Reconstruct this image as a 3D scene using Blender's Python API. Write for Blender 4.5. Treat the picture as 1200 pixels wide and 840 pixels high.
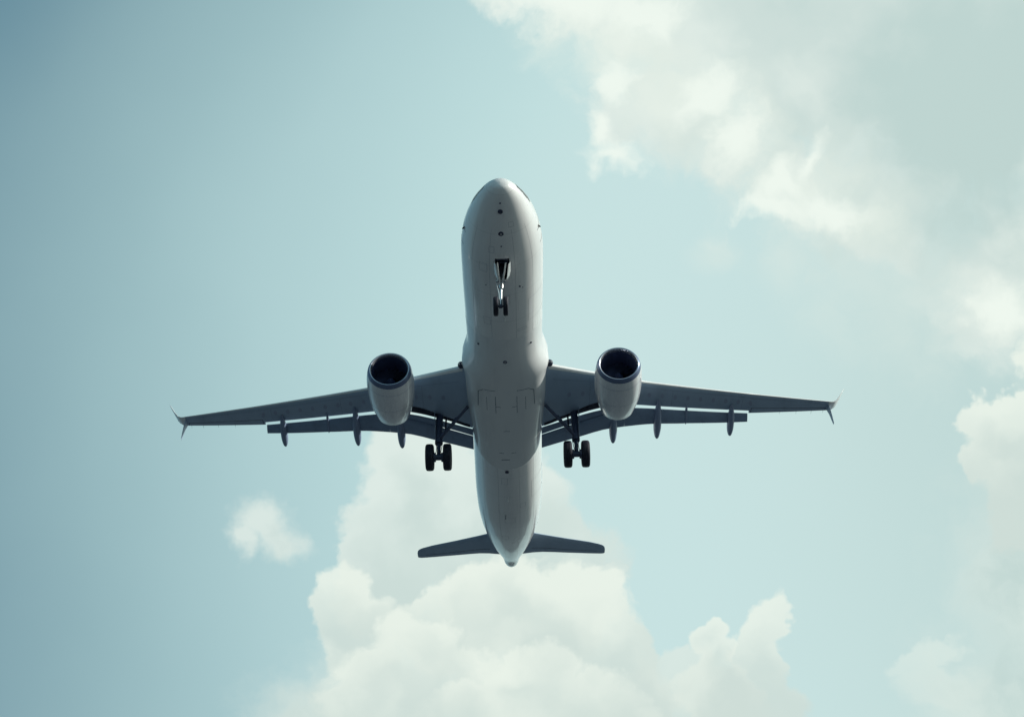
import bpy, bmesh, math, random
from math import sin, cos, pi, radians, sqrt, tan, exp
from mathutils import Vector, Matrix
random.seed(7)
for o in list(bpy.data.objects): bpy.data.objects.remove(o)
SC = bpy.context.scene
COL = SC.collection

# ------------------------------------------------------------------ camera
CAM_POS = Vector((0.0, 0.0, 1.7))
PITCH = radians(3.0)                      # nose-up attitude of the landing aircraft
ELEV = radians(39.209 - 3.0)              # how high the photographer looks up
ROLL = radians(1.38)
A = Vector((0, cos(ELEV), sin(ELEV)))
R0 = Vector((1, 0, 0)); U0 = Vector((0, -sin(ELEV), cos(ELEV)))
R = R0*cos(ROLL) + U0*sin(-ROLL)          # camera's right and up, tilted a little
U = R0*sin(ROLL) + U0*cos(ROLL)
cd = bpy.data.cameras.new('camera'); cam = bpy.data.objects.new('camera', cd); COL.objects.link(cam)
cam.matrix_world = Matrix((( R.x, U.x, -A.x, CAM_POS.x), (R.y, U.y, -A.y, CAM_POS.y), (R.z, U.z, -A.z, CAM_POS.z), (0, 0, 0, 1)))
cd.sensor_width = 36; cd.lens = 36*1650/1200; cd.clip_start = 0.1; cd.clip_end = 60000
SC.camera = cam
SC.render.resolution_x = 1024; SC.render.resolution_y = 716

SC.view_settings.view_transform = 'Standard'; SC.view_settings.look = 'None'
SC.view_settings.exposure = 0.0; SC.view_settings.gamma = 1.0; SC.view_settings.use_curve_mapping = False
SC.render.engine = 'CYCLES'
SC.cycles.use_denoising = True
SC.cycles.max_bounces = 6
SC.cycles.use_adaptive_sampling = True; SC.cycles.adaptive_threshold = 0.015; SC.cycles.adaptive_min_samples = 12

# ------------------------------------------------------------------ sun
SUN_AZ = radians(101)                      # clockwise from +Y (the way the camera faces)
SUN_EL = radians(33)
sd = Vector((sin(SUN_AZ)*cos(SUN_EL), cos(SUN_AZ)*cos(SUN_EL), sin(SUN_EL)))
sl = bpy.data.lights.new('sun', 'SUN'); sl.energy = 4.8; sl.angle = radians(0.6); sl.color = (1.0, 0.97, 0.88)
so = bpy.data.objects.new('sun', sl); COL.objects.link(so)
so.rotation_euler = sd.to_track_quat('Z', 'Y').to_euler(); so.location = (60, 20, 90)

# ------------------------------------------------------------------ sky with clouds (world shader, by direction)
WSTR = 0.1
def lin(r, g, b):
    f = lambda c: (c/255/12.92) if c/255 <= .04045 else ((c/255+.055)/1.055)**2.4
    return (f(r), f(g), f(b))
class S:                                  # a node socket with arithmetic
    tree = None
    def __init__(s, sock): s.s = sock
    def _m(a, op, b=None, c=None):
        n = S.tree.nodes.new('ShaderNodeMath'); n.operation = op
        for i, v in enumerate((a, b, c)):
            if v is None: continue
            if isinstance(v, S): S.tree.links.new(v.s, n.inputs[i])
            else: n.inputs[i].default_value = v
        return S(n.outputs[0])
    def __add__(a, b): return a._m('ADD', b)
    __radd__ = __add__
    def __sub__(a, b): return a._m('SUBTRACT', b)
    def __rsub__(a, b): return (a*-1.0)+b
    def __mul__(a, b): return a._m('MULTIPLY', b)
    __rmul__ = __mul__
    def __truediv__(a, b): return a._m('DIVIDE', b)
    def max(a, b): return a._m('MAXIMUM', b)
    def smax(a, b, k): return a._m('SMOOTH_MAX', b, k)
    def sstep(a, lo, hi):
        n = S.tree.nodes.new('ShaderNodeMapRange'); n.interpolation_type = 'SMOOTHSTEP'; n.clamp = True
        S.tree.links.new(a.s, n.inputs[0]); n.inputs[1].default_value = lo; n.inputs[2].default_value = hi
        return S(n.outputs[0])
def combine(x, y, z=0.0):
    n = S.tree.nodes.new('ShaderNodeCombineXYZ')
    for i, v in enumerate((x, y, z)):
        if isinstance(v, S): S.tree.links.new(v.s, n.inputs[i])
        else: n.inputs[i].default_value = v
    return n.outputs[0]
def mixc(f, a, b):
    n = S.tree.nodes.new('ShaderNodeMix'); n.data_type = 'RGBA'
    if isinstance(f, S): S.tree.links.new(f.s, n.inputs[0])
    else: n.inputs[0].default_value = f
    for v, i in ((a, 6), (b, 7)):
        if isinstance(v, tuple): n.inputs[i].default_value = (*v, 1)
        else: S.tree.links.new(v, n.inputs[i])
    return n.outputs[2]
def dotv(sock, v):
    n = S.tree.nodes.new('ShaderNodeVectorMath'); n.operation = 'DOT_PRODUCT'
    S.tree.links.new(sock, n.inputs[0]); n.inputs[1].default_value = v
    return S(n.outputs['Value'])
def fbm(x, y, scale, detail=5, rough=.55, off=0.0):
    n = S.tree.nodes.new('ShaderNodeTexNoise'); n.noise_dimensions = '2D'
    S.tree.links.new(combine(x + off*3.7, y + off*1.3), n.inputs['Vector'])
    n.inputs['Scale'].default_value = scale; n.inputs['Detail'].default_value = detail; n.inputs['Roughness'].default_value = rough
    return S(n.outputs[0])
def puff(x, y, scale, detail=3, rough=.5, smooth=.35, off=0.0):
    n = S.tree.nodes.new('ShaderNodeTexVoronoi'); n.voronoi_dimensions = '2D'; n.feature = 'SMOOTH_F1'
    S.tree.links.new(combine(x + off*3.1, y + off*1.7), n.inputs['Vector'])
    n.inputs['Scale'].default_value = scale; n.inputs['Detail'].default_value = detail
    n.inputs['Roughness'].default_value = rough; n.inputs['Smoothness'].default_value = smooth
    n.normalize = True
    return S(n.outputs['Distance'])
def blobs(x, y, lst, k=.25):              # union of soft ellipses (cx, cy, rx, ry, angle)
    f = None
    for (cx, cy, rx, ry, an) in lst:
        c, s_ = cos(radians(an)), sin(radians(an))
        dx = x - cx; dy = y - cy
        u = (dx*c + dy*s_)/rx; v = (dy*c - dx*s_)/ry
        g = 1.0 - (u*u + v*v)._m('SQRT')
        f = g if f is None else f.smax(g, k)
    return f

world = bpy.data.worlds.new('World'); SC.world = world; world.use_nodes = True
T = world.node_tree; T.nodes.clear(); S.tree = T
tc = T.nodes.new('ShaderNodeTexCoord'); D = tc.outputs['Generated']
# sky coordinates on the dome around the part of the sky the aircraft crosses: 1 unit = 100/1650 rad, x right, y down
fr = dotv(D, A); f_ = fr.max(.12)
X = dotv(D, R)/f_*16.5 + 6.0
Y = dotv(D, U)/f_*-16.5 + 4.2
sx = dotv(D, R); sy = dotv(D, U)
front = fr.sstep(.3, .6)
# domain warp
w1 = fbm(X, Y, .9, 4, .55, 1.3) - .5; w2 = fbm(X, Y, .9, 4, .55, 7.7) - .5
w3 = fbm(X, Y, 3.2, 3, .55, 3.1) - .5; w4 = fbm(X, Y, 3.2, 3, .55, 9.2) - .5
XW = X + w1*.75 + w3*.22; YW = Y + w2*.75 + w4*.22
def billow(x, y, off):
    return (.5 - puff(x, y, 1.25, 3, .55, .4, off))*.55 + (fbm(x, y, 2.6, 6, .6, off+5)-.5)*.55
NZ = billow(XW, YW, 0.0)
DX, DY = .22, -.26                        # step towards the sun, for the clouds' own relief
NZ2 = billow(XW + DX, YW + DY, 0.0)

ns = T.nodes.new('ShaderNodeTexSky'); ns.sky_type = 'NISHITA'; ns.sun_disc = False
ns.sun_elevation = SUN_EL; ns.sun_rotation = SUN_AZ; ns.air_density = 1.2; ns.dust_density = 2.5; ns.ozone_density = 1.0
def wc(r, g, b):
    c = lin(r, g, b); return (c[0]/WSTR, c[1]/WSTR, c[2]/WSTR)
# thin bright haze over the blue, thicker towards the sun's side
ramp = T.nodes.new('ShaderNodeValToRGB'); cr = ramp.color_ramp; cr.interpolation = 'B_SPLINE'
stops = [(.0, (102, 142, 158)), (.085, (136, 171, 179)), (.19, (160, 195, 199)), (.287, (179, 212, 214)), (.43, (197, 229, 228)), (.53, (206, 234, 232)),
         (.66, (207, 234, 232)), (.80, (204, 229, 225)), (1.0, (190, 216, 212))]
while len(cr.elements) < len(stops): cr.elements.new(.5)
for e, (p, c) in zip(cr.elements, stops): e.position = p; e.color = (*lin(*c), 1)
mr = (sx*1.18 + .5 - (sy.max(0.0)*sy*1.35) - sy*sy*.5 + (fbm(X, Y, .35, 3, .5, 20.)-.5)*.04)
T.links.new(mr.s, ramp.inputs[0])
sc_ = T.nodes.new('ShaderNodeVectorMath'); sc_.operation = 'SCALE'; T.links.new(ramp.outputs[0], sc_.inputs[0]); sc_.inputs['Scale'].default_value = 1/WSTR
base = mixc(.90, ns.outputs[0], sc_.outputs[0])

def layer(sky, field, lo, hi, bright, shade, shadef, opac=1.0):
    al = field.sstep(lo, hi)*opac*front
    return mixc(al, sky, mixc(shadef, bright, shade))
BR = wc(234, 243, 233); SH = wc(206, 221, 215); GR = wc(190, 212, 208); GL = wc(206, 222, 217); MID = wc(220, 233, 226); PL = wc(226, 237, 230)
N1 = fbm(X, Y, .55, 4, .5, 4.4) - .5; N2 = fbm(XW, YW, 1.6, 6, .58, 6.1) - .5; N3 = fbm(XW, YW, .95, 2, .5, 16.1) - .5
RS = ((.5 - puff(XW, YW, 1.1, 1, .4, .8, 3.0)) - (.5 - puff(XW + DX, YW + DY, 1.1, 1, .4, .8, 3.0)))   # soft relief

def mass(sky, lst, k=.18, rag=.5, w=.16, top=7.0, drop=1.2, hi=BR, lo=SH, opac=.92, off=.0, fine=.3):
    """one billow: crisp ragged rim, bright towards the light, greyer further down"""
    f = blobs(XW, YW, lst, k)
    fld = f + NZ*rag + N2*fine + off
    sh = (Y - top)/drop*.75 + RS*.9 + N3*.9 + N2*.25 + f.max(0.0)*.25
    return layer(sky, fld, -.02, w, hi, lo, sh.sstep(-.15, .95), opac)

# faint veils
veil = blobs(X, Y, [(10.6, 3.2, 2.2, 1.6, 30), (12.4, 7.2, 1.8, 3.0, 0), (8.4, 3.0, .45, .3, 0), (9.2, 3.0, .4, .8, 0)], .4) + N2*.9 + N1*.4
sky = layer(base, veil, -.05, 1.0, MID, MID, N1, .42)

# upper right bank: grey where thick, glowing where thin
bk = [(10.8, .4, 3.6, 2.5, 18), (8.3, .2, 1.9, 1.1, 20), (7.0, .1, 1.0, .5, 10), (6.0, -.25, .65, .4, 0),
      (7.2, 1.4, .40, .40, 0), (7.9, 1.3, .9, .6, 20), (8.6, 1.8, .42, .5, 0), (9.35, 2.05, .55, .6, -30), (10.2, 2.5, .9, .6, 20), (11.9, 3.2, .9, 1.1, 30)]
fC = blobs(XW, YW, bk, .3)
fieldC = fC + NZ*.50 + N2*.75
gmask = (blobs(X, Y, [(11.1, .6, 4.4, 3.5, 26), (9.2, .1, 1.6, 1.3, 0)], .2) + N1*.8 + N3*.9 + N2*.4).sstep(-.12, .62)
deep = (blobs(X, Y, [(11.4, 1.4, 2.6, 2.6, 0)], .2) + N1*1.2 + N3*.9 + N2*.5).sstep(-.1, .75)
sky = layer(sky, fieldC, -.22, .50, PL, mixc(deep, GL, GR), gmask, .92)
# sunlit thinner parts along its edge: soft pale shreds, then small brilliant ones
c1 = blobs(XW, YW, [(7.2, .5, 1.2, .6, 20), (7.8, 1.1, .8, .5, 30), (8.6, 1.6, .55, .6, 0), (9.5, 2.1, .8, .6, -20), (10.1, 2.5, .6, .35, 20), (11.7, 3.6, .7, .3, 30)], .35)
sky = layer(sky, c1 + NZ*.75 + N2*1.2 + N3*.5, -.3, 1.1, BR, BR, N1, .6)
c2 = blobs(XW, YW, [(6.8, .0, 1.0, .36, 5), (7.5, .15, .6, .3, 0), (7.15, 1.9, .36, .17, 10), (6.98, 1.5, .16, .28, 0), (7.2, .95, .22, .25, 0), (8.62, 1.65, .26, .42, 10), (9.5, 1.8, .16, .34, 20), (9.2, 2.15, .22, .3, 0), (9.1, 2.5, .42, .15, -8), (9.7, 2.4, .35, .25, 0), (8.3, 1.1, .3, .3, 30), (11.7, 3.6, .45, .25, 20)], .35)
BB = wc(240, 249, 240)
sky = layer(sky, c2 + NZ*.6 + N2*1.3 + N3*.3, -.38, .85, BB, BB, N1, .9)

# right-edge cumulus and its foot
sky = layer(sky, blobs(XW, YW, [(12.5, 6.7, 1.35, 1.9, 0), (11.9, 8.3, 1.3, .7, 0)], .3) + NZ*.45 + N2*.5, -.1, .7, MID, GR, (N1 + N2 + (X-11.0)*.35).sstep(-.1, .7), .75)
sky = mass(sky, [(12.0, 5.1, .72, .60, 0), (11.5, 4.85, .30, .32, 0), (11.8, 4.75, .3, .28, 0), (11.6, 5.3, .32, .4, 0), (12.2, 5.7, .7, .8, 0), (12.5, 4.3, .6, .5, 0)], .15, .5, .2, 4.8, .9)
sky = layer(sky, blobs(XW, YW, [(10.75, 7.78, .42, .16, -20), (11.1, 7.6, .3, .16, -30), (11.0, 8.0, .6, .3, 0)], .3) + NZ*.4 + N2*.6, -.1, .5, BR, MID, (Y-7.7).sstep(-.1, .5), .38)

# small loose puff at the left
fB = blobs(X + w3*.3, Y + w4*.3, [(3.08, 6.12, .36, .32, 0), (3.32, 6.38, .36, .22, 20), (2.9, 6.3, .2, .26, 0)], .2)
sky = layer(sky, fB + NZ*.45 + N2*1.0 - .05, -.28, .75, PL, SH, ((Y-6.3)*.6 + N3 + N2).sstep(-.1, .6), .80)

# the big bottom cumulus, back to front
sky = mass(sky, [(4.9, 5.9, .75, 1.1, 0), (5.7, 6.1, 1.1, 1.0, 0), (6.4, 6.35, .5, .45, 0), (6.2, 6.9, 1.2, .9, 0), (4.4, 6.4, .45, .5, 0), (4.4, 6.9, .5, .5, 0)], .2, .5, .24, 5.6, 1.3, PL, SH, .86)
sky = layer(sky, blobs(XW, YW, [(4.4, 8.3, 1.2, .9, 0), (3.8, 8.7, 1.1, .9, 0)], .3) + NZ*.4 + N2*.6, -.2, .7, MID, SH, (N1 + N2 + (Y-7.8)*.35).sstep(-.2, .6), .85)
sky = mass(sky, [(8.0, 8.0, .6, .45, 0), (7.9, 8.7, 1.2, .7, 0)], .15, .5, .18, 7.7, .9, MID, SH, .8)
sky = mass(sky, [(5.9, 7.2, .9, .75, 0), (6.7, 7.3, .85, .75, 0), (7.2, 7.7, .5, .6, 0), (5.2, 7.4, .6, .6, 0), (6.6, 8.2, 1.3, .8, 0)], .15, .5, .17, 6.9, 1.3)
sky = mass(sky, [(3.98, 7.0, .40, .42, 0), (4.2, 7.5, .55, .6, 0)], .12, .45, .24, 6.95, .8, opac=.88)
sky = mass(sky, [(4.9, 7.6, .55, .45, 0), (4.6, 8.1, .9, .6, 0), (5.4, 8.0, .6, .5, 0)], .12, .6, .22, 7.4, 1.1, opac=.85)
sky = mass(sky, [(9.1, 7.3, .27, .38, 0), (9.0, 7.8, .35, .5, 0), (8.8, 8.3, .75, .4, 0)], .12, .42, .24, 7.2, 1.0, opac=.85)
sky = mass(sky, [(8.3, 7.45, .27, .25, 0), (8.5, 7.7, .3, .28, 0), (8.4, 8.15, .55, .45, 0)], .12, .42, .22, 7.4, 1.0, opac=.85)
sky = mass(sky, [(6.2, 8.0, .6, .45, 0), (6.9, 8.3, .7, .5, 0), (5.8, 8.5, 1.0, .5, 0)], .15, .6, .25, 7.8, 1.1, opac=.8)

bg = T.nodes.new('ShaderNodeBackground'); bg.inputs['Strength'].default_value = WSTR
T.links.new(sky, bg.inputs['Color'])
wo = T.nodes.new('ShaderNodeOutputWorld'); T.links.new(bg.outputs[0], wo.inputs[0])

# ------------------------------------------------------------------ materials
def mat(name, col, rough=.4, metal=0., coat=0., coat_rough=.08, dirt=0., dirt_col=(.05,.05,.05), dscale=1., stretch=(1,1,1), lines=0., bump=0.):
    m = bpy.data.materials.new(name); m.use_nodes = True; t = m.node_tree; S.tree = t
    b = t.nodes['Principled BSDF']
    b.inputs['Base Color'].default_value = (*col, 1); b.inputs['Roughness'].default_value = rough; b.inputs['Metallic'].default_value = metal
    b.inputs['Coat Weight'].default_value = coat; b.inputs['Coat Roughness'].default_value = coat_rough
    tx = t.nodes.new('ShaderNodeTexCoord'); mp = t.nodes.new('ShaderNodeMapping'); mp.inputs['Scale'].default_value = stretch
    t.links.new(tx.outputs['Object'], mp.inputs[0])
    n = t.nodes.new('ShaderNodeTexNoise'); n.inputs['Scale'].default_value = dscale; n.inputs['Detail'].default_value = 6; n.inputs['Roughness'].default_value = .62
    t.links.new(mp.outputs[0], n.inputs['Vector'])
    c = None
    if dirt > 0:
        f = S(n.outputs[0]).sstep(.45, .78)*dirt
        c = mixc(f, col, dirt_col)
    if lines > 0:
        sp = t.nodes.new('ShaderNodeSeparateXYZ'); t.links.new(tx.outputs['Object'], sp.inputs[0])
        yy = S(sp.outputs[1]) + 40.0
        fr_ = (yy/1.9)._m('FRACT')
        ln = ((fr_ - .5)._m('ABSOLUTE')).sstep(.491, .4945)*lines
        c = mixc(ln, c if c is not None else col, tuple(q*.35 for q in col))
    if c is not None: t.links.new(c, b.inputs['Base Color'])
    r = S(n.outputs[0])*.25 + (rough-.12)
    t.links.new(r.s, b.inputs['Roughness'])
    if bump > 0:
        bp = t.nodes.new('ShaderNodeBump'); bp.inputs['Strength'].default_value = bump; bp.inputs['Distance'].default_value = .05
        t.links.new(n.outputs[0], bp.inputs['Height']); t.links.new(bp.outputs[0], b.inputs['Normal'])
    return m
M = {}
M['white'] = mat('fuselage_paint', (.78,.79,.78), .30, 0, 1., .08, .28, (.46,.47,.50), .9, (1.4,.16,1.4), .22)
M['fair'] = mat('fairing_paint', (.71,.73,.73), .36, 0, .9, .12, .34, (.42,.43,.46), .9, (1.4,.2,1.4), .0)
M['nac'] = mat('nacelle_paint', (.70,.72,.74), .28, 0, 1., .06, .38, (.42,.43,.46), 1.6, (1.6,.3,1.6), .0)
M['wing'] = mat('wing_grey', (.31,.415,.54), .45, 0, .15, .2, .45, (.20,.27,.36), 1.0, (1,.35,1), .0)
M['panel'] = mat('tank_panel_grey', (.26,.325,.45), .5, 0, .1, .2, .3, (.2,.25,.34), 3.)
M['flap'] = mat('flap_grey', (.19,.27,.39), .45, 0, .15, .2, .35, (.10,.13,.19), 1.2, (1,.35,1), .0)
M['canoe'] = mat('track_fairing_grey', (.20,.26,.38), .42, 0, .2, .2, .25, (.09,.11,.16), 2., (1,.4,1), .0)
M['edge'] = mat('bare_leading_edge', (.74,.76,.76), .38, .25, 0, .1, .2, (.3,.33,.35), 2.)
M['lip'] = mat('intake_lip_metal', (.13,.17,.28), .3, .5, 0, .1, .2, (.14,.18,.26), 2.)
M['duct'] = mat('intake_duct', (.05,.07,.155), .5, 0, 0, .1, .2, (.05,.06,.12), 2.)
M['inner'] = mat('bright_lip_metal', (.62,.66,.74), .25, .75, 0, .1, .2, (.4,.43,.5), 3.)
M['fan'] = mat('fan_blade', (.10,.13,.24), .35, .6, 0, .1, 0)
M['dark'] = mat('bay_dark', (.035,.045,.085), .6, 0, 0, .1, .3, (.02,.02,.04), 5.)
M['tyre'] = mat('tyre_rubber', (.006,.008,.022), .6, 0, 0, .1, .3, (.012,.013,.03), 8.)
M['rim'] = mat('wheel_hub_metal', (.045,.05,.09), .45, .5, 0, .1, .2, (.02,.02,.04), 8.)
M['leg'] = mat('gear_leg_paint', (.055,.075,.135), .4, .2, .2, .1, .3, (.05,.06,.1), 6.)
M['chrome'] = mat('polished_strut', (.82,.84,.84), .18, .9, 0, .1, .1, (.4,.4,.42), 6.)
M['doorw'] = mat('gear_door_white', (.90,.91,.91), .22, .45, 1., .1, .1, (.6,.62,.64), 6.)
M['wl'] = mat('winglet_and_highlight_white', (.78,.80,.79), .3, 0, .6, .1, .15, (.5,.52,.54), 2.)  # winglet paint, also the painted highlights on nozzle and fairing edges
M['glass'] = mat('window_glass', (.012,.016,.03), .12, 0, .6, .05, 0)
M['lens'] = mat('lamp_lens', (.85,.87,.85), .1, .5, .8, .05, 0)
M['ground'] = mat('ground_cover', (.043,.055,.068), .9, 0, 0, .1, .8, (.042,.052,.056), .01, (1,1,1), 0., .3)

# ------------------------------------------------------------------ helpers
def link(name, bm, m, parent=None, loc=None, smooth=35, recalc=True):
    if recalc: bmesh.ops.recalc_face_normals(bm, faces=bm.faces[:])
    me = bpy.data.meshes.new(name)
    for f in bm.faces: f.smooth = True
    for e in bm.edges:
        if len(e.link_faces) == 2:
            e.smooth = e.calc_face_angle(0) < radians(smooth)
    bm.to_mesh(me); bm.free()
    for mm in (m if isinstance(m, (list, tuple)) else [m]): me.materials.append(mm)
    o = bpy.data.objects.new(name, me); COL.objects.link(o)
    if parent: o.parent = parent
    if loc: o.location = loc
    return o
def pchip(tab):
    xs = [t[0] for t in tab]; n = len(xs); k = len(tab[0])-1
    cols = []
    for c in range(1, k+1):
        ys = [t[c] for t in tab]; d = [(ys[i+1]-ys[i])/(xs[i+1]-xs[i]) for i in range(n-1)]
        m = [d[0]]
        for i in range(1, n-1):
            if d[i-1]*d[i] <= 0: m.append(0.)
            else:
                h0, h1 = xs[i]-xs[i-1], xs[i+1]-xs[i]; a, b = 2*h1+h0, h1+2*h0
                m.append((a+b)/(a/d[i-1]+b/d[i]))
        m.append(d[-1]); cols.append((ys, m))
    def f(x):
        x = min(max(x, xs[0]), xs[-1]); i = 0
        while i < n-2 and x > xs[i+1]: i += 1
        h = xs[i+1]-xs[i]; t = (x-xs[i])/h; out = []
        for ys, m in cols:
            out.append((2*t**3-3*t*t+1)*ys[i] + (t**3-2*t*t+t)*h*m[i] + (-2*t**3+3*t*t)*ys[i+1] + (t**3-t*t)*h*m[i+1])
        return out
    return f
def ss(a, b, x):
    t = min(max((x-a)/(b-a), 0), 1); return t*t*(3-2*t)
def loft(bm, rings, close=True, cap0=True, cap1=True):
    vr = [[bm.verts.new(p) for p in r] for r in rings]
    n = len(vr[0])
    for a, b in zip(vr[:-1], vr[1:]):
        for i in range(n if close else n-1):
            j = (i+1) % n
            try: bm.faces.new((a[i], a[j], b[j], b[i]))
            except ValueError: pass
    if close and cap0: bm.faces.new(vr[0][::-1])
    if close and cap1: bm.faces.new(vr[-1])
    return vr
def frame_of(d):
    d = Vector(d).normalized(); a = Vector((0,0,1)) if abs(d.z) < .9 else Vector((1,0,0))
    u = d.cross(a).normalized(); return u, d.cross(u).normalized()
def tube(bm, p0, p1, r0, r1=None, n=16):
    r1 = r0 if r1 is None else r1; p0 = Vector(p0); p1 = Vector(p1); u, v = frame_of(p1-p0)
    loft(bm, [[p + (u*cos(2*pi*i/n)+v*sin(2*pi*i/n))*r for i in range(n)] for p, r in ((p0, r0), (p1, r1))])
def lathe(bm, prof, axis='y', n=64, cen=(0,0,0), closed_profile=False):
    c = Vector(cen); rings = []
    for (a, r) in prof:
        ring = []
        for i in range(n):
            t = 2*pi*i/n; x, z = r*cos(t), r*sin(t)
            ring.append(c + (Vector((x, a, z)) if axis == 'y' else Vector((a, x, z))))
        rings.append(ring)
    if closed_profile: rings.append(rings[0])
    vr = loft(bm, rings, True, False, False)
    if closed_profile: bmesh.ops.remove_doubles(bm, verts=bm.verts[:], dist=1e-5)
    return vr
def box(bm, cx, cy, cz, sx_, sy_, sz_, bev=0.):
    r = bmesh.ops.create_cube(bm, size=1.0)
    for v in r['verts']: v.co = Vector((cx+v.co.x*sx_, cy+v.co.y*sy_, cz+v.co.z*sz_))
    if bev > 0:
        es = list({e for v in r['verts'] for e in v.link_edges})
        bmesh.ops.bevel(bm, geom=es, offset=bev, segments=2, affect='EDGES')
def AF(u):
    return (.2969*sqrt(u)-.126*u-.3516*u*u+.2843*u**3-.1015*u**4)/.1*.5/.5/1.0
AFM = max(AF(i/200) for i in range(201))
US = [0,.004,.015,.035,.07,.12,.19,.28,.38,.5,.62,.74,.85,.93,1.0]
def airfoil(le, te, t, nrm, te_t=.06, low=.42):
    le = Vector(le); te = Vector(te); nrm = Vector(nrm).normalized(); pts = []
    f = lambda u: max(AF(u)/AFM, 0)*(1-te_t*u) + te_t*u
    for u in US: pts.append(le.lerp(te, u) + nrm*(t*(1-low)*f(u)))
    for u in reversed(US[1:]): pts.append(le.lerp(te, u) - nrm*(t*low*f(u)))
    return pts
def mirror(bm, s):
    if s < 0:
        for v in bm.verts: v.co.x = -v.co.x

# ------------------------------------------------------------------ ground
bm = bmesh.new(); G = 24000
bmesh.ops.create_grid(bm, x_segments=24, y_segments=24, size=G)
g = link('ground', bm, M['ground']); g['kind'] = 'structure'

# ------------------------------------------------------------------ the aircraft
PC = Vector((0.34723441, -59.1001731, -46.17411577))      # photographer seen from the aircraft
Rx = Matrix.Rotation(-PITCH, 4, 'X')
plane = bpy.data.objects.new('airliner', None); COL.objects.link(plane)
plane.location = CAM_POS - (Rx @ PC); plane.rotation_euler = (-PITCH, 0, 0)
plane['label'] = 'white twin engine passenger jet with dark grey wings and lowered wheels overhead'
plane['category'] = 'airplane'

# y, half width, keel z, crown z, z of greatest width
FT = [(-15.62,.02,-.60,-.54,-.57), (-15.58,.24,-.82,-.34,-.57), (-15.42,.50,-1.00,-.12,-.56), (-15.12,.76,-1.17,.12,-.52), (-14.7,1.00,-1.33,.41,-.47), (-14.2,1.22,-1.48,.86,-.40), (-13.7,1.41,-1.6,1.24,-.32),
      (-13.0,1.63,-1.74,1.62,-.20), (-12.2,1.81,-1.85,1.85,-.10), (-11.2,1.93,-1.93,1.97,-.04), (-10.2,1.95,-1.96,2.0,-.01), (-9,1.95,-1.97,2.0,0),
      (-7,1.93,-1.97,2.0,0), (-4,1.89,-1.97,2.0,0), (0,1.89,-1.97,2.0,0), (6,1.91,-1.97,2.0,0), (8.6,1.93,-1.9,2.0,.04), (10.6,1.89,-1.72,2.0,.12), (12.7,1.75,-1.32,1.99,.3),
      (14.9,1.45,-.75,1.93,.56), (16.4,1.14,-.3,1.82,.72), (17.4,.86,.02,1.68,.82), (18.4,.58,.36,1.5,.92), (19.1,.46,.54,1.40,.97), (19.5,.34,.66,1.30,.98), (19.62,.24,.76,1.20,.98)]
FS = pchip(FT)
def fus(y, ph, off=0.):                   # point on the hull: ph = 0 at the keel, + to image right, in radians
    w, zb, zt, zm = FS(y)
    h = (zm-zb) if cos(ph) > 0 else (zt-zm)
    p = Vector((w*sin(ph), y, zm - h*cos(ph)))
    if off:
        n = Vector((sin(ph)*h, 0, -cos(ph)*w)).normalized(); p += n*off
    return p
ys = []
y = -15.62
while y < 19.62:
    ys.append(y); y += .02 if y < -15.4 else .06 if y < -14.8 else (.15 if y < -12 else (.3 if y < 8 else .22))
ys.append(19.62)
NR = 96
bm = bmesh.new()
loft(bm, [[fus(y, 2*pi*(i+.5)/NR) for i in range(NR)] for y in ys])
hull = link('fuselage', bm, [M['white'], M['dark']], plane)
# nose gear bay: cut a real pit into the hull
bm = bmesh.new()
top = [(-.33,-12.02), (.33,-12.02), (.33,-11.5), (.24,-11.0), (.12,-10.62), (-.12,-10.62), (-.24,-11.0), (-.33,-11.5)]
loft(bm, [[(x, y, -2.3) for x, y in top], [(x, y, -1.15) for x, y in top]])
cut = link('cutter', bm, M['dark'])
cut.parent = plane; 
for p in cut.data.polygons: p.use_smooth = False
bpy.context.view_layer.update()
bo = hull.modifiers.new('pit', 'BOOLEAN'); bo.operation = 'DIFFERENCE'; bo.object = cut; bo.solver = 'EXACT'; bo.material_mode = 'TRANSFER'
dg = bpy.context.evaluated_depsgraph_get()
nm = bpy.data.meshes.new_from_object(hull.evaluated_get(dg)); hull.modifiers.clear()
hull.data = nm
bpy.data.objects.remove(cut)
bm = bmesh.new(); bm.from_mesh(nm)
for e in bm.edges:
    if len(e.link_faces) == 2: e.smooth = e.calc_face_angle(0) < radians(35)
for f in bm.faces: f.smooth = True
bm.to_mesh(nm); bm.free()

def patch(name, y0, y1, p0, p1, off, m, parent, ny=8, np_=8, corner=None, surf=None):
    surf = surf or fus
    bm = bmesh.new(); g_ = []
    for i in range(ny+1):
        row = []
        for j in range(np_+1):
            u, v = i/ny, j/np_
            if corner: u2, v2 = corner(u, v)
            else: u2, v2 = u, v
            row.append(bm.verts.new(surf(y0+(y1-y0)*u2, p0+(p1-p0)*v2, off)))
        g_.append(row)
    for i in range(ny):
        for j in range(np_): bm.faces.new((g_[i][j], g_[i+1][j], g_[i+1][j+1], g_[i][j+1]))
    r = bmesh.ops.solidify(bm, geom=bm.faces[:], thickness=.012)
    return link(name, bm, m, parent)
# cockpit glazing
for s in (-1, 1):
    for (y0, y1, a0, a1) in ((-15.20,-14.72, 172, 130), (-15.12,-14.66, 124, 99), (-14.62,-14.20, 124, 98), (-14.14,-13.82, 118, 100)):
        patch('cockpit_window', y0, y1, s*radians(a0), s*radians(a1), .006, M['glass'], hull)
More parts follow.
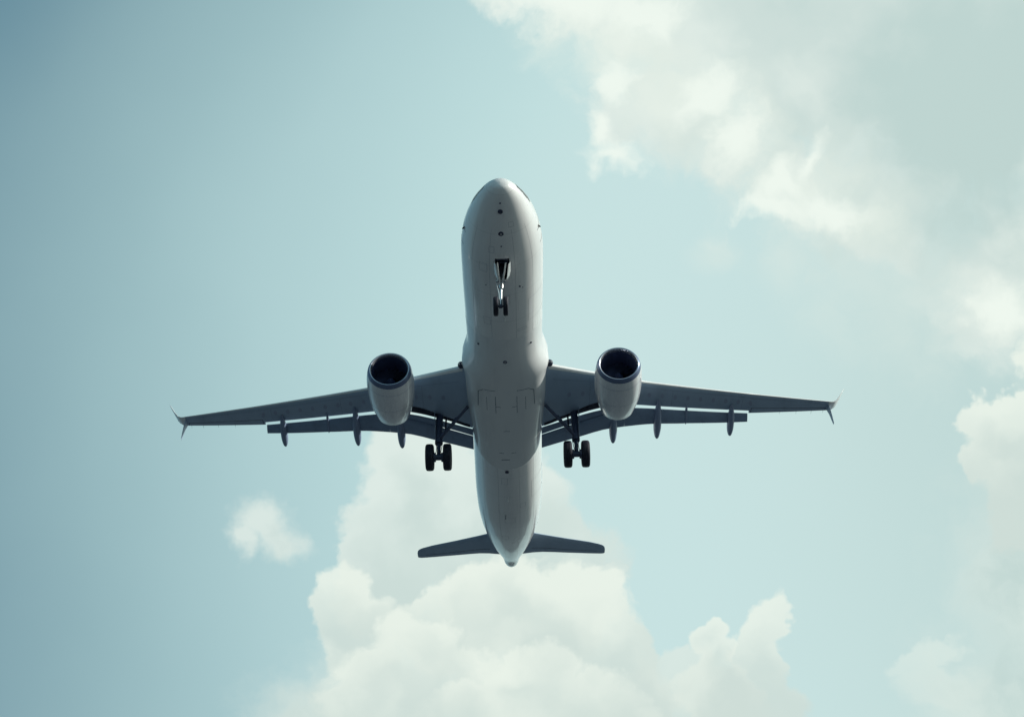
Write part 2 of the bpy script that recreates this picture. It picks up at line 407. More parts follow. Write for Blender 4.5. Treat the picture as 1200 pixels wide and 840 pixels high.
# cabin windows and doors seen from the sides
def rnd(u, v):                            # squircle mapping to round the corners
    a, b = 2*u-1, 2*v-1
    return (a*sqrt(1-b*b*.35)+1)/2, (b*sqrt(1-a*a*.35)+1)/2
for s in (-1, 1):
    for k in range(34):
        yy = -11.2 + k*.62
        if -5.3 < yy < -4.8: continue
        patch('cabin_window', yy, yy+.23, s*radians(98), s*radians(108), .005, M['glass'], hull, 3, 4, rnd)
    for yy in (-12.6, 12.2):
        patch('cabin_door_seam', yy, yy+.03, s*radians(72), s*radians(125), .003, M['dark'], hull, 1, 10)
        patch('cabin_door_seam', yy+.8, yy+.83, s*radians(72), s*radians(125), .003, M['dark'], hull, 1, 10)

M['seam'] = mat('skin_joint', (.42,.44,.47), .5, 0, 0, .1, 0)
def hatch(y0, y1, a0, a1, name='hatch_seam', wd=.018):
    bm = bmesh.new()
    def strip(f, n):
        vs = [[bm.verts.new(fus(*p, .003)) for p in f(i/n)] for i in range(n+1)]
        for a_, b_ in zip(vs[:-1], vs[1:]): bm.faces.new((a_[0], a_[1], b_[1], b_[0]))
    da = math.degrees(wd/1.9)
    for yq in (y0, y1): strip(lambda t: ((yq, radians(a0+(a1-a0)*t)), (yq+wd, radians(a0+(a1-a0)*t))), 10)
    for aq in (a0, a1): strip(lambda t: ((y0+(y1-y0)*t, radians(aq)), (y0+(y1-y0)*t, radians(aq+da))), 6)
    return link(name, bm, M['seam'], hull)
for h_ in ((-9.6,-9.0,-9,9), (-8.9,-7.3,38,82), (-7.9,-7.4,-30,-20), (-14.0,-13.75,14,24), (-11.6,-11.1,-34,-22), (5.6,6.2,-12,-2), (6.6,8.3,42,84), (9.9,10.5,-9,9), (8.4,8.8,18,28), (12.6,13.1,-16,-4), (-12.7,-12.35,-20,-12), (-7.0,-6.85,20,34), (15.2,15.7,-14,14)):
    hatch(*h_)
for aq in (-47, 47, -18, 18):
    bm = bmesh.new(); vs = []
    for i in range(120):
        yq = -13.6 + 30.*i/119; vs.append((bm.verts.new(fus(yq, radians(aq-.2), .002)), bm.verts.new(fus(yq, radians(aq+.2), .002))))
    for a_, b_ in zip(vs[:-1], vs[1:]): bm.faces.new((a_[0], a_[1], b_[1], b_[0]))
    link('lap_joint', bm, M['seam'], hull)
def disc_at(name, y, ph, r, h, m, parent, surf=None, rin=0.):
    surf = surf or fus
    p = surf(y, ph, 0.); q = surf(y, ph, .1); n = (q-p).normalized(); u, v = frame_of(n)
    bm = bmesh.new(); N = 20
    rings = [(-.02, r), (h*.7, r), (h, r*.8)]
    if rin: rings += [(h, rin), (-.01, rin)]
    loft(bm, [[p+n*a+(u*cos(2*pi*i/N)+v*sin(2*pi*i/N))*b for i in range(N)] for a, b in rings], True, False, True)
    return link(name, bm, m, parent)
disc_at('belly_port', -14.56, -.02, .115, .05, M['dark'], hull)
disc_at('belly_port', -13.43, -.01, .12, .03, M['dark'], hull, rin=.055)
disc_at('drain_hole', -12.75, -.01, .035, .02, M['dark'], hull)
disc_at('drain_hole', -14.95, -.02, .04, .02, M['dark'], hull)
disc_at('drain_hole', -10.05, .42, .05, .03, M['dark'], hull)
disc_at('drain_hole', -10.2, -.42, .03, .02, M['dark'], hull)
disc_at('drain_hole', -9.9, .50, .025, .02, M['dark'], hull)
disc_at('drain_hole', 4.95, -.04, .11, .05, M['dark'], hull)
def blade(name, y, ph, L, H, m, parent, surf=None):
    surf = surf or fus
    p = surf(y, ph, 0.); n = (surf(y, ph, .1)-p).normalized(); a = Vector((0,1,0)); t = n.cross(a)
    bm = bmesh.new()
    rings = []
    for k, (h, c) in enumerate(((-.03, 1.), (H*.6, .75), (H, .45))):
        o_ = p + n*h + a*(H*.6*k/2)
        rings.append([o_-a*L*c/2, o_+t*.018, o_+a*L*c/2, o_-t*.018])
    loft(bm, rings); return link(name, bm, m, parent)
blade('antenna', 7.6, -.03, .34, .2, M['fair'], hull)
blade('antenna', 9.6, -.12, .3, .16, M['dark'], hull)
blade('antenna', -8.0, .02, .3, .16, M['white'], hull)
# pitot probes and static marks by the nose
for s in (-1, 1):
    for (yy, a) in ((-12.6, 82),):
        blade('probe', yy, s*radians(a), .16, .1, M['dark'], hull)
# tail cone outlet
bm = bmesh.new(); lathe(bm, [(0,.19), (.12,.18), (.13,.15), (.02,.13)], n=28, cen=(0,19.60,.98))
bm.faces.new([v for v in bm.verts[-28:]])
link('exhaust_outlet', bm, M['rim'], hull)

# belly fairing
def fair(y, ph, off=0.):
    w, zb, zt, zm = FS(y); rc = 1/ sqrt((sin(ph)/w)**2 + (cos(ph)/(zm-zb))**2) if abs(cos(ph)) > 1e-6 else w
    g = ss(-4.75, -3.1, y); ap = abs(ph)
    a = w + .01 + (2.19 - .28*ss(-1.8, 3.2, y) - w)*g
    b = (zm-zb) + .015 + .19*ss(-6.4, -2.5, y)
    n = 2.0 + .9*ss(-5.8, -2.6, y)
    rs = (abs(sin(ph)/a)**n + abs(cos(ph)/b)**n)**(-1/n)
    rs += .11*exp(-((y+3.4)/.34)**2)*exp(-((ap-1.12)/.26)**2)
    x = rs*abs(sin(ph))
    if y > .6:
        q = min((y-.6)/3.86, 1); xl = 2.35*sqrt(max(1-q**2.3, 0))
    else: xl = 2.6
    e = min(xl - x, (4.6-y)*1.2)
    bu = ss(-.05, .12, e)
    bt = 1 - ss(1.6, 1.95, ap)
    k = ss(-6.65, -6.2, y)*bu*bt
    r = (rc-.035)*(1-k) + rs*k + off
    return Vector((r*sin(ph), y, zm - r*cos(ph)))
bm = bmesh.new(); rows = []; yy = -6.7; fy = []
while yy < 4.75: fy.append(yy); yy += .12 if yy < 1.5 else .035
NP = 170
for y in fy: rows.append([fair(y, -2.0 + 4.0*i/NP) for i in range(NP+1)])
loft(bm, rows, close=False)
fairing = link('belly_fairing', bm, M['fair'], plane, smooth=60)
# make sure its faces look outwards
if fairing.data.polygons[len(fairing.data.polygons)//2].normal.z > 0:
    fairing.data.flip_normals()
FA = dict(surf=fair)
def seam(pts, name='gear_door_seam', w=.022, lift=.003):
    bm = bmesh.new()
    def sp(x, y): # point on fairing from plan position
        lo, hi = 0., 1.5
        for _ in range(30):
            m_ = (lo+hi)/2
            if fair(y, m_).x < abs(x): lo = m_
            else: hi = m_
        p = fair(y, lo, lift); 
        return Vector((p.x*(1 if x > 0 else -1), p.y, p.z))
    for (xa, ya), (xb, yb) in zip(pts[:-1], pts[1:]):
        N = 10; d = Vector((xb-xa, yb-ya)); d.normalize(); nx, ny = -d.y*w/2, d.x*w/2
        vs = []
        for i in range(N+1):
            x, y = xa+(xb-xa)*i/N, ya+(yb-ya)*i/N
            vs.append((bm.verts.new(sp(x+nx, y+ny)), bm.verts.new(sp(x-nx, y-ny))))
        for a_, b_ in zip(vs[:-1], vs[1:]): bm.faces.new((a_[0], a_[1], b_[1], b_[0]))
    return link(name, bm, M['leg'], fairing)
for s in (-1, 1):
    seam([(s*.55,-2.55), (s*1.15,-2.6), (s*1.42,-2.35), (s*1.46,-1.1)], w=.03)
    seam([(s*.55,-2.1), (s*.55,-.7)]); seam([(s*1.0,-2.0), (s*1.0,-.9)], w=.018)
    seam([(s*.3,-1.2), (s*.55,-1.25)], w=.03)
    seam([(s*.2,2.9), (s*.45,2.85)], w=.03)
seam([(.1,3.5), (-.35,3.5)], w=.05)
seam([(.15,.9), (-.2,.9)], w=.03)
for s in (-1, 1):
    pts = []
    for i in range(15):
        yq = 2.35 + 1.9*i/14; q = (yq-.6)/3.86; pts.append((s*(2.35*sqrt(max(1-q**2.3, 0))), yq))
    o = seam(pts, 'fairing_edge_highlight', .06, .016); o.data.materials[0] = M['wl']  # white strip: bright line on the fairing's rear edge, put in as colour
disc_at('drain_mast', -4.75, .0, .1, .04, M['leg'], fairing, fair, rin=.06)
disc_at('drain_hole', -5.55, .72, .06, .03, M['dark'], fairing, fair)
disc_at('drain_hole', -5.55, -.72, .06, .03, M['dark'], fairing, fair)

# ---- wings
def Wz(x): return -1.15 + x*.105 + .0022*x*x
WS = [(1.0,-3.6,2.35,.78), (2.2,-3.06,1.98,.70), (3.0,-2.69,1.62,.64), (3.8,-2.32,1.38,.57), (4.6,-1.95,1.16,.52), (5.5,-1.53,1.04,.46), (6.5,-1.03,1.12,.40), (7.3,-.64,1.36,.36),
      (8.6,-.11,1.79,.32), (10.,.46,2.24,.28), (11.7,1.15,2.79,.24), (13.38,1.84,3.33,.20), (13.40,1.85,3.56,.20), (15.,2.5,3.91,.165), (16.6,3.16,4.26,.135), (18.05,3.76,4.57,.10)]
WSF = pchip([w for w in WS if w[0] != 13.40])
def build_wing(s):
    bm = bmesh.new(); rings = []
    xs_ = []
    for a, b in zip(WS[:-1], WS[1:]):
        k = 1 if b[0]-a[0] < .1 else 3
        for i in range(k):
            t = i/k; xs_.append(tuple(a[q]+(b[q]-a[q])*t for q in range(4)))
    xs_.append(WS[-1])
    for (x, l, t_, th) in xs_:
        rings.append(airfoil((x, l, Wz(x)), (x, t_, Wz(x)), th, (0,0,1), .22 if x < 13.39 else .1))
    loft(bm, rings); mirror(bm, s)
    w = link('wing', bm, M['wing'], plane, smooth=40)
    # bare metal leading edge
    bm = bmesh.new(); rings = []
    for (x, l, t_, th) in [q for q in xs_ if q[0] >= 2.2]:
        full = airfoil((x, l, Wz(x)), (x, t_, Wz(x)), th, (0,0,1), .22 if x < 13.39 else .1)
        n = len(full); nu = 6 if x < 8 else 6
        idx = [nu-1-i for i in range(nu)] + [n-1-i for i in range(3)]
        c = Vector((x, l+.3, Wz(x)))
        rings.append([full[i] + (full[i]-c).normalized()*.006 for i in idx])
    loft(bm, rings, close=False); mirror(bm, s)
    e = link('leading_edge', bm, M['edge'], w, smooth=60)
    def under(x, u, lift):
        l, t_, th = WSF(x)
        if x > 13.39: t_ = 3.56+(x-13.4)*(4.57-3.56)/4.65
        tt = .22 if x < 13.39 else .1
        return Vector((x, l+(t_-l)*u, Wz(x) - th*.42*(max(AF(u)/AFM,0)*(1-tt*u)+tt*u) - lift))
    def strip(name, pts, wd, m_):
        bm = bmesh.new(); vs = []
        for i, (x, u) in enumerate(pts):
            x2, u2 = pts[min(i+1, len(pts)-1)]; x1, u1 = pts[max(i-1, 0)]
            p, q = under(x1, u1, 0), under(x2, u2, 0); d = (q-p); d.z = 0; d.normalize()
            c = under(x, u, .004); nn = Vector((-d.y, d.x, 0))*wd/2
            vs.append((bm.verts.new(c+nn), bm.verts.new(c-nn)))
        for a_, b_ in zip(vs[:-1], vs[1:]): bm.faces.new((a_[0], a_[1], b_[1], b_[0]))
        mirror(bm, s); return link(name, bm, m_, w)
    strip('spar_seam', [(2.4+15.*i/50, .17) for i in range(51)], .018, M['canoe'])
    strip('spar_seam', [(13.5+4.4*i/20, .70) for i in range(21)], .03, M['dark'])
    for xa in (13.5, 17.9): strip('aileron_seam', [(xa, .70+.29*i/6) for i in range(7)], .03, M['dark'])
    for xa in (4.4, 8.9, 12.9): strip('skin_seam', [(xa+.0*i, .18+.75*i/8) for i in range(9)], .016, M['canoe'])
    for k in range(15):
        xo = 3.3 + k*.72
        if 5.0 < xo < 6.5: continue
        bm = bmesh.new(); vs = []
        for i in range(20):
            a_ = 2*pi*i/20; l, t_, th = WSF(xo); p = under(xo+.10*cos(a_), .47+.21*sin(a_)/(t_-l), .005); vs.append(bm.verts.new(p))
        bm.faces.new(vs); mirror(bm, s); link('tank_panel', bm, M['panel'], w)
    for xo in (15.2, 16.2, 17.1, 17.8):
        p = under(xo, 1.0, 0.); bm = bmesh.new(); tube(bm, (p.x, p.y-.02, p.z), (p.x, p.y+.22, p.z-.01), .008, .004, 6); mirror(bm, s); link('static_wick', bm, M['dark'], w)
    # flaps, drooped behind a slot
    def flap(name, tab, mat_, th=.17, n=8):
        f = pchip(tab); bm = bmesh.new(); rings = []
        x0, x1 = tab[0][0], tab[-1][0]
        for i in range(n+1):
            x = x0+(x1-x0)*i/n; ly, lz, ty, tz = f(x)
            d = Vector((0, ty-ly, tz-lz)).normalized(); nn = Vector((0, -d.z, d.y))
            rings.append(airfoil((x, ly, Wz(x)+lz), (x, ty, Wz(x)+tz), min(th, (ty-ly)*.28), nn, .05, .5))
        loft(bm, rings); mirror(bm, s); return link(name, bm, mat_, w, smooth=40)
    def sl(x): return WSF(x)[1]
    g_ = .12
    flap('flap', [(9.80, sl(9.8)+g_, -.13, 3.02, -.45), (11.5, sl(11.5)+g_, -.12, 3.40, -.45), (13.30, sl(13.3)+g_, -.11, 3.80, -.42)], M['flap'])
    flap('flap', [(6.345, sl(6.4)+g_, -.16, 2.52, -.45), (7.3, sl(7.3)+g_, -.15, 2.56, -.45), (9.72, sl(9.72)+g_, -.13, 3.01, -.45)], M['flap'])
    g_ = .07
    flap('flap_vane', [(1.85, sl(1.85)+.03, -.11, 2.53, -.26), (3.2, sl(3.2)+g_, -.16, 2.03, -.26), (4.3, sl(4.3)+g_, -.16, 1.75, -.26), (5.0, sl(5.)+g_, -.16, 1.56, -.26), (5.6, sl(5.6)+g_, -.16, 1.42, -.25), (6.335, sl(6.34)+g_, -.16, 1.42, -.25)], M['flap'], .1)
    flap('flap', [(1.85, 2.53, -.30, 3.44, -.52), (3.2, 2.06, -.29, 3.10, -.47), (4.3, 1.70, -.29, 2.80, -.46), (5.0, 1.50, -.28, 2.60, -.45), (5.6, 1.37, -.28, 2.52, -.45), (6.335, 1.37, -.27, 2.52, -.45)], M['flap'])
    # dark sheet ahead of the inner slot, painting in the cove's shade
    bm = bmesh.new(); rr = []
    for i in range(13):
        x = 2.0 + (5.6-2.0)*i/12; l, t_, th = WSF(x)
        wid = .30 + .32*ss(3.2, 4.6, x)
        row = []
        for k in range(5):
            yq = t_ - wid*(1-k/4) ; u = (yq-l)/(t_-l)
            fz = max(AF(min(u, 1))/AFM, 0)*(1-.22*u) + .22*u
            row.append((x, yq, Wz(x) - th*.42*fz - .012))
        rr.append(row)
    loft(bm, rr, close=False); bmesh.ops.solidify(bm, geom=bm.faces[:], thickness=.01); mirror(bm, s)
    link('flap_cove_shade', bm, M['dark'], w)
    # flap track fairings
    for (xc, ya, yb, dr, rr_) in ((12.33, 2.35, 4.42, .66, .205), (8.17, .95, 3.58, .72, .225), (5.74, 1.0, 3.42, .74, .23)):
        bm = bmesh.new(); rings = []; N = 26
        for i in range(N+1):
            t = i/N; yq = ya+(yb-ya)*t
            prof = (min(1, t/.42)**.6) * (sqrt(max(0, 1-max(0, (t-.62)/.385)**2.2)))
            r = max(rr_*prof, .006); zc = Wz(xc) - .12 - dr*.9*t**1.35
            rings.append([(xc+r*cos(2*pi*k/20)*.95, yq, zc+r*1.25*sin(2*pi*k/20)) for k in range(20)])
        loft(bm, rings); mirror(bm, s); link('flap_track_fairing', bm, M['canoe'], w, smooth=60)
    # slim hinge fairing between the two outer flaps
    bm = bmesh.new(); rr = []
    for (yq, zq, hw, hh) in ((1.75,-.12,.02,.03), (2.1,-.17,.07,.09), (2.7,-.33,.07,.12), (3.02,-.47,.03,.04)):
        rr.append([(9.76+hw*cos(2*pi*k/12), yq, Wz(9.76)+zq+hh*sin(2*pi*k/12)) for k in range(12)])
    loft(bm, rr); mirror(bm, s); link('hinge_fairing', bm, M['canoe'], w, smooth=60)
    # split winglet
    def blade_loft(name, secs, m_):
        bm = bmesh.new(); loft(bm, [airfoil(a, b, t, n, .12, .5) for a, b, t, n in secs]); mirror(bm, s)
        return link(name, bm, m_, w, smooth=50)
    z0 = Wz(18.05)
    blade_loft('winglet', [((18.03,3.76,z0),(18.03,4.57,z0),.10,(0,0,1)), ((18.28,3.86,z0+.06),(18.28,4.60,z0+.06),.085,(-.35,0,1)), ((18.50,3.98,z0+.22),(18.50,4.62,z0+.22),.07,(-1,0,1)),
                           ((18.72,3.92,z0+.48),(18.66,4.80,z0+.48),.07,(-1.6,0,.8)), ((18.98,4.02,z0+.92),(18.90,4.90,z0+.92),.06,(-1.8,0,.8)), ((19.17,4.30,z0+1.30),(19.13,4.86,z0+1.30),.04,(-1.8,0,.8)),
                           ((19.24,4.6,z0+1.48),(19.22,4.80,z0+1.48),.015,(-1.8,0,.8))], M['wl'])
    blade_loft('winglet', [((18.02,3.95,z0-.02),(18.02,4.55,z0-.02),.07,(1,0,.6)), ((18.13,4.15,z0-.25),(18.13,4.62,z0-.25),.05,(1,0,.35)), ((18.24,4.42,z0-.62),(18.24,4.74,z0-.62),.035,(1,0,.3)),
                           ((18.31,4.62,z0-.86),(18.31,4.80,z0-.86),.015,(1,0,.3))], M['wing'])
    # landing lamp in the wing root
    bm = bmesh.new(); bmesh.ops.create_uvsphere(bm, u_segments=20, v_segments=12, radius=.17)
    for v in bm.verts: v.co = Vector((v.co.x+2.27, v.co.y*1.2-3.15, v.co.z+Wz(2.27)+.02))
    mirror(bm, s); lp = link('landing_light', bm, M['dark'], w)
    for dx in (-.06, .08):
        bm = bmesh.new(); c0 = Vector((2.27+dx, -3.33, Wz(2.27)-.05)); tube(bm, c0, c0+Vector((0,-.05,-.02)), .045, .035, 12)
        mirror(bm, s); link('lens', bm, M['lens'], lp)
    return w
wings = {s: build_wing(s) for s in (-1, 1)}

# ---- tail surfaces
def tailplane(s):
    bm = bmesh.new(); rings = []
    tab = pchip([(.3, 15.2, 18.25, .30), (1.4, 15.88, 18.22, .24), (3.6, 17.03, 18.72, .17), (5.6, 18.07, 19.25, .11), (5.85, 18.28, 19.30, .09), (5.98, 18.50, 19.28, .05), (6.02, 18.75, 19.2, .02)])
    for x in (.3,.8,1.4,2,2.7,3.6,4.4,5.,5.6,5.75,5.85,5.92,5.98,6.02):
        l, t_, th = tab(x); z = .82+.10*x
        rings.append(airfoil((x, l, z), (x, t_, z), th, (0,0,1), .08, .5))
    loft(bm, rings); mirror(bm, s)
    t = link('tailplane', bm, M['wing'], plane, smooth=45)
    bm = bmesh.new(); rr = []
    for i in range(11):
        x = 1.3+4.2*i/10; l, t_, th = tab(x); z = .82+.10*x; row = []
        for k in range(3):
            u = .715+.012*k; fz = AF(u)/AFM*(1-.08*u)+.08*u
            row.append((x, l+(t_-l)*u, z-th*.5*fz-.003))
        rr.append(row)
    loft(bm, rr, close=False); mirror(bm, s); link('elevator_seam', bm, M['dark'], t)
for s in (-1, 1): tailplane(s)
bm = bmesh.new()
loft(bm, [airfoil((0,l,z),(0,t_,z),th,(1,0,0),.06,.5) for z, l, t_, th in ((1.5,11.9,17.9,.5),(2.1,12.9,18.1,.44),(3.5,14.3,18.45,.36),(5.2,15.7,18.85,.28),(7.2,17.35,19.3,.18),(7.5,17.8,19.3,.08))])
fin = link('tail_fin', bm, M['white'], plane, smooth=45)
bm = bmesh.new(); box(bm, 0, 0, 0, .012, .03, 4.6)
for sgn in (-1,):
    for v in bm.verts: v.co = Vector((v.co.x*22, 16.9+v.co.z*.24+v.co.y, 4.5+v.co.z))
link('rudder_seam', bm, M['dark'], fin)

# ---- engines
def build_engine(s):
    ex, ey, ez = s*5.70-.06, -4.72, -2.28
    bm = bmesh.new()
    outer = [(.24,1.10),(.35,1.125),(.6,1.16),(1.0,1.19),(1.5,1.195),(2.0,1.175),(2.5,1.12),(3.0,1.03),(3.4,.93),(3.62,.87),(3.64,.85),(3.60,.83),(3.2,.86),(2.6,.9),(2.2,.92)]
    lathe(bm, outer, n=96)
    e = link('engine', bm, M['nac'], plane, smooth=50)
    e.location = (ex, ey, ez); e.rotation_euler = (radians(1.5), 0, radians(-1.2*s))
    bm = bmesh.new()      # lip rolls from outside to inside
    lathe(bm, [(.0015,.985),(0,.975),(.01,.95),(.05,.925),(.12,.905),(.2,.895)], n=96)
    lp_ = link('intake_lip', bm, M['inner'], e, smooth=80)
    bm = bmesh.new(); lathe(bm, [(.24,1.101),(.20,1.092),(.12,1.07),(.05,1.035),(.01,1.00),(.0015,.985)], n=96); link('outer_ring', bm, M['lip'], lp_, smooth=80)
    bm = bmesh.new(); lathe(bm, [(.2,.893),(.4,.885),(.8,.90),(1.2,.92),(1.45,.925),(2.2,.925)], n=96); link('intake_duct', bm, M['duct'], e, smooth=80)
    bm = bmesh.new()      # fan
    for k in range(22):
        a0 = 2*pi*k/22; rows = []
        for j in range(7):
            r = .24+.67*j/6; tw = radians(28+32*j/6); c = .20+.05*j/6; row = []
            for u in (-1, -.33, .33, 1):
                dy = -cos(tw)*c*u*.8; da = sin(tw)*c*u/r; aa = a0+da + .10*sin(j/6*pi)
                row.append(Vector((r*cos(aa), 1.25-dy, r*sin(aa))))
            rows.append(row)
        vr = [[bm.verts.new(p) for p in r_] for r_ in rows]
        for a_, b_ in zip(vr[:-1], vr[1:]):
            for i in range(3): bm.faces.new((a_[i], a_[i+1], b_[i+1], b_[i]))
    link('fan', bm, M['fan'], e, smooth=60)
    bm = bmesh.new(); lathe(bm, [(.82,.004),(.86,.05),(.95,.12),(1.08,.2),(1.2,.25),(1.5,.26)], n=40); link('spinner', bm, M['duct'], e, smooth=80)
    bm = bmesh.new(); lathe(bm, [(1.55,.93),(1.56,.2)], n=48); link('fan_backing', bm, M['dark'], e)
    bm = bmesh.new(); lathe(bm, [(2.4,.62),(3.3,.52),(3.9,.40),(3.92,.37),(3.7,.36),(3.4,.35)], n=48); link('core_nozzle', bm, M['lip'], e, smooth=60)
    bm = bmesh.new(); lathe(bm, [(3.3,.25),(3.8,.2),(4.1,.1),(4.2,.01)], n=32); link('exhaust_cone', bm, M['lip'], e, smooth=60)
    bm = bmesh.new(); lathe(bm, [(3.50,.905),(3.62,.877),(3.665,.862),(3.66,.835),(3.55,.828)], n=96); link('nozzle_rim_highlight', bm, M['wl'], e, smooth=80)  # white ring paints a highlight onto the nozzle's rear edge
    bm = bmesh.new()      # pylon
    rr = []
    for (yq, zb, zt, hw) in ((.9,1.08,1.22,.05),(1.5,1.1,1.34,.14),(2.5,1.0,1.5,.18),(3.6,.7,1.55,.19),(4.6,.6,1.6,.17),(5.6,1.0,1.6,.10),(6.2,1.35,1.6,.04)):
        rr.append([(-hw,yq,zb),(hw,yq,zb),(hw,yq,zt),(-hw,yq,zt)])
    loft(bm, rr); link('pylon', bm, M['wing'], e)
    for t0 in (200, 340):   # cowl joint lines
        bm = bmesh.new(); rr = []
        P = pchip([(a, b) for a, b in outer[:10]])
        for i in range(24):
            yq = .75+2.75*i/23; r = P(yq)[0]+.003; row = []
            for dt in (-.4, .4):
                t = radians(t0+dt); row.append((r*cos(t), yq, r*sin(t)))
            rr.append(row)
        loft(bm, rr, close=False); link('cowl_seam', bm, M['canoe'], e)
    for yj in (.72, 2.05):
        bm = bmesh.new(); P = pchip([(a, b) for a, b in outer[:10]])
        lathe(bm, [(yj, P(yj)[0]+.003), (yj+.014, P(yj+.014)[0]+.003)], n=96); link('cowl_seam', bm, M['canoe'], e)
    # strake on the inboard shoulder
    bm = bmesh.new(); t = radians(90+50*s)
    for dq in (0,):
        r0 = 1.15
        pts = [(.9, r0), (1.9, r0), (1.9, r0+.22), (1.5, r0+.2)]
        tx_ = Vector((-sin(t), 0, cos(t)))*.012
        rr = [[Vector((r*cos(t), yq, r*sin(t)))+tx_*k for yq, r in pts] for k in (-1, 1)]
        loft(bm, rr)
    link('strake', bm, M['nac'], e)
for s in (-1, 1): build_engine(s)

# ---- landing gear
def wheel(parent, cx, cy, cz, r, w):
    bm = bmesh.new()
    hw = w/2; k = r
    prof = [(-hw*.55,k*.52),(-hw*.9,k*.60),(-hw,k*.74),(-hw*.97,k*.86),(-hw*.80,k*.955),(-hw*.55,k*.988),
            (-hw*.36,k*.995),(-hw*.34,k*.975),(-hw*.28,k*.975),(-hw*.26,k),(-hw*.04,k),(-hw*.03,k*.978),(hw*.03,k*.978),(hw*.04,k),(hw*.26,k),(hw*.28,k*.975),(hw*.34,k*.975),(hw*.36,k*.995),
            (hw*.55,k*.988),(hw*.80,k*.955),(hw*.97,k*.86),(hw,k*.74),(hw*.9,k*.60),(hw*.55,k*.52)]
    lathe(bm, prof, 'x', 48, closed_profile=True)
    t = link('tyre', bm, M['tyre'], parent, (cx, cy, cz), smooth=30)
    bm = bmesh.new()
    vr = lathe(bm, [(-hw*.62,k*.53),(-hw*.72,k*.50),(-hw*.55,k*.42),(-hw*.5,k*.16),(-hw*.75,k*.14),(-hw*.76,k*.02)], 'x', 32)
    bm.faces.new(vr[-1])
    vr = lathe(bm, [(hw*.62,k*.53),(hw*.72,k*.50),(hw*.55,k*.42),(hw*.5,k*.16),(hw*.75,k*.14),(hw*.76,k*.02)], 'x', 32)
    bm.faces.new(vr[-1])
    lathe(bm, [(-hw*.62,k*.528),(hw*.62,k*.528)], 'x', 32)
    link('rim', bm, M['rim'], parent, (cx, cy, cz), smooth=30)
def main_gear(s):
    x0 = 3.61; ay, az = 1.10, -3.60
    bm = bmesh.new()
    tube(bm, (x0-.02, 1.16, -.75), (x0, 1.12, -2.55), .19, .17, 20); tube(bm, (x0, 1.12, -2.55), (x0, 1.12, -2.72), .21, .21, 20)
    tube(bm, (x0, 1.12, -2.72), (x0, ay, az+.02), .10, .10, 16)
    tube(bm, (x0-.44, ay, az), (x0+.44, ay, az), .075, None, 16)
    tube(bm, (x0-.17, ay, az), (x0+.17, ay, az), .16, None, 20)
    tube(bm, (x0-.30, ay, az), (x0-.14, ay, az), .27, .24, 20); tube(bm, (x0+.14, ay, az), (x0+.30, ay, az), .24, .27, 20)   # brake packs
    mirror(bm, s); gl = link('main_gear', bm, M['leg'], plane, smooth=40)
    bm = bmesh.new(); tube(bm, (2.03,-.12,-1.25), (x0-.06, 1.05, -2.42), .085, .095, 14); tube(bm, (2.9,.50,-1.83),(2.72,.90,-1.2),.035,None,8); mirror(bm, s); link('side_brace', bm, M['leg'], gl)
    bm = bmesh.new(); tube(bm, (x0-.36, 1.30, -.85), (x0-.34, 1.25, -1.7), .05, None, 10); tube(bm, (x0-.34, 1.25, -1.7), (x0-.12, 1.15, -2.5), .03, None, 10); mirror(bm, s); link('actuator', bm, M['rim'], gl)
    bm = bmesh.new()      # torque links behind the strut
    for (a, b) in (((x0,1.20,-2.62),(x0,1.52,-3.05)), ((x0,1.52,-3.05),(x0,1.2,-3.5))):
        tube(bm, Vector(a)+Vector((-.10,0,0)), Vector(b)+Vector((-.02,0,0)), .028, None, 8); tube(bm, Vector(a)+Vector((.10,0,0)), Vector(b)+Vector((.02,0,0)), .028, None, 8)
    tube(bm, (x0-.05,1.52,-3.05),(x0+.05,1.52,-3.05),.04,None,8)
    mirror(bm, s); link('torque_link', bm, M['leg'], gl)
    bm = bmesh.new()      # door fixed to the outboard face of the leg
    loft(bm, [[(x0+.22+.02*k, .72, -.85), (x0+.22+.02*k, 1.52, -.85), (x0+.20+.02*k, 1.42, -2.2), (x0+.20+.02*k, .95, -2.35)] for k in (0, 1)])
    mirror(bm, s); link('gear_door', bm, M['wing'], gl)
    bm = bmesh.new()      # hoses
    pts = [(x0+.12,1.0,-2.2),(x0+.18,.93,-2.7),(x0+.1,.92,-3.1),(x0+.14,1.0,-3.4)]
    for a, b in zip(pts[:-1], pts[1:]): tube(bm, a, b, .02, None, 6)
    pts = [(x0-.12,1.0,-2.3),(x0-.2,.95,-2.8),(x0-.12,.95,-3.4)]
    for a, b in zip(pts[:-1], pts[1:]): tube(bm, a, b, .02, None, 6)
    mirror(bm, s); link('hose', bm, M['dark'], gl)
    for dx in (-.46, .46): wheel(gl, s*(x0+dx), ay, az, .71, .44)
for s in (-1, 1): main_gear(s)

NX = -.11; ny_, nz_ = -10.59, -3.50
bm = bmesh.new()
tube(bm, (NX*.3, -10.95, -1.45), (NX*.7, -10.80, -2.45), .10, .095, 16); tube(bm, (NX*.7,-10.80,-2.40), (NX*.72,-10.79,-2.62), .12, .12, 16)
tube(bm, (NX*.72,-10.79,-2.62), (NX, ny_-.02, nz_+.05), .06, None, 14)
tube(bm, (NX*.9, ny_-.04, nz_+.42), (NX, ny_, nz_), .045, .08, 12)
ng = link('nose_gear', bm, M['chrome'], plane, smooth=40)
bm = bmesh.new(); tube(bm, (NX-.2, ny_, nz_), (NX+.2, ny_, nz_), .05, None, 12); tube(bm, (NX-.08, ny_, nz_), (NX+.08, ny_, nz_), .10, None, 12); link('axle', bm, M['leg'], ng)
bm = bmesh.new(); tube(bm, (NX*.72-.14,-10.8,-2.52),(NX*.72+.14,-10.8,-2.52),.06,None,10); link('steering_collar', bm, M['leg'], ng)
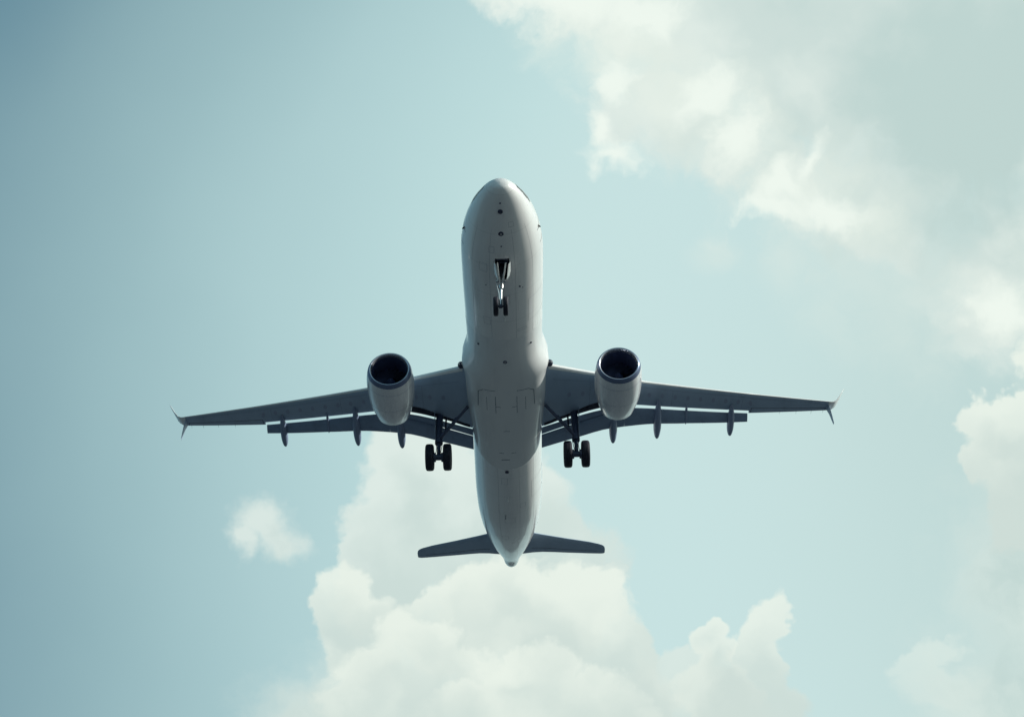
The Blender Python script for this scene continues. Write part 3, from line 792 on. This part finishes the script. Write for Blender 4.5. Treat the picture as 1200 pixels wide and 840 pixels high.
bm = bmesh.new(); pts = [(NX-.10,-10.95,-2.0),(NX-.16,-10.95,-2.5),(NX-.07,-10.85,-2.95),(NX-.06,-10.7,-3.3)]
for a_, b_ in zip(pts[:-1], pts[1:]): tube(bm, a_, b_, .018, None, 6)
link('hose', bm, M['chrome'], ng)
bm = bmesh.new()
for d in (-1, 1):
    tube(bm, (d*.20-.03, -11.65, -1.75), (NX*.7+d*.06, -10.86, -2.38), .048, .042, 10)
tube(bm, (NX*.7-.09,-10.86,-2.38),(NX*.7+.09,-10.86,-2.38),.03,None,8)
link('drag_brace', bm, M['chrome'], ng)
bm = bmesh.new()
for d in (-1, 1):
    tube(bm, (NX*.8+d*.05,-10.73,-2.66), (NX*.9, -10.42,-2.95), .016, None, 8); tube(bm, (NX*.9, -10.42,-2.95), (NX*.95+d*.04,-10.60,-3.3), .016, None, 8)
link('torque_link', bm, M['leg'], ng)
for d, zq in ((-1, -2.28), (1, -2.28)):
    bm = bmesh.new(); c = Vector((NX*.7+d*.17, -10.92, zq)); tube(bm, c, c+Vector((0,-.10,-.02)), .055, .075, 14); lt = link('taxi_light', bm, M['leg'], ng)
    bm = bmesh.new(); tube(bm, c+Vector((0,-.102,-.02)), c+Vector((0,-.115,-.022)), .066, .05, 14); link('lens', bm, M['lens'], lt)
for dx in (-.228, .228): wheel(ng, NX+dx, ny_, nz_, .45, .235)
# bay clutter
bm = bmesh.new(); box(bm, 0,-11.9,-1.72,.56,.06,.18); box(bm, .16,-11.3,-1.35,.12,.4,.1); box(bm, -.18,-11.1,-1.38,.1,.3,.12); tube(bm, (-.27,-11.5,-1.6),(.27,-11.5,-1.6),.03,None,8)
link('bay_frame', bm, M['leg'], hull)
# nose gear doors, hanging open and splayed
for s in (-1, 1):
    bm = bmesh.new(); rows = []
    N = 14
    for i in range(N+1):
        t = i/N; yq = -12.02+1.34*t; xh = .35-.22*max(0,(t-.3)/.7)**2; dep = .50*(sin(pi*min(max(t*.90+.09, 0), 1))**.5)
        row = []
        for k in range(7):
            q = k/6
            row.append(Vector((s*(xh+.012+dep*(.45*q-.72*q*q)), yq, -1.93+.005*i/N - dep*q)))
        rows.append(row)
    loft(bm, rows, close=False)
    bmesh.ops.solidify(bm, geom=bm.faces[:], thickness=.025)
    link('nose_gear_door', bm, M['doorw'], ng, smooth=50)
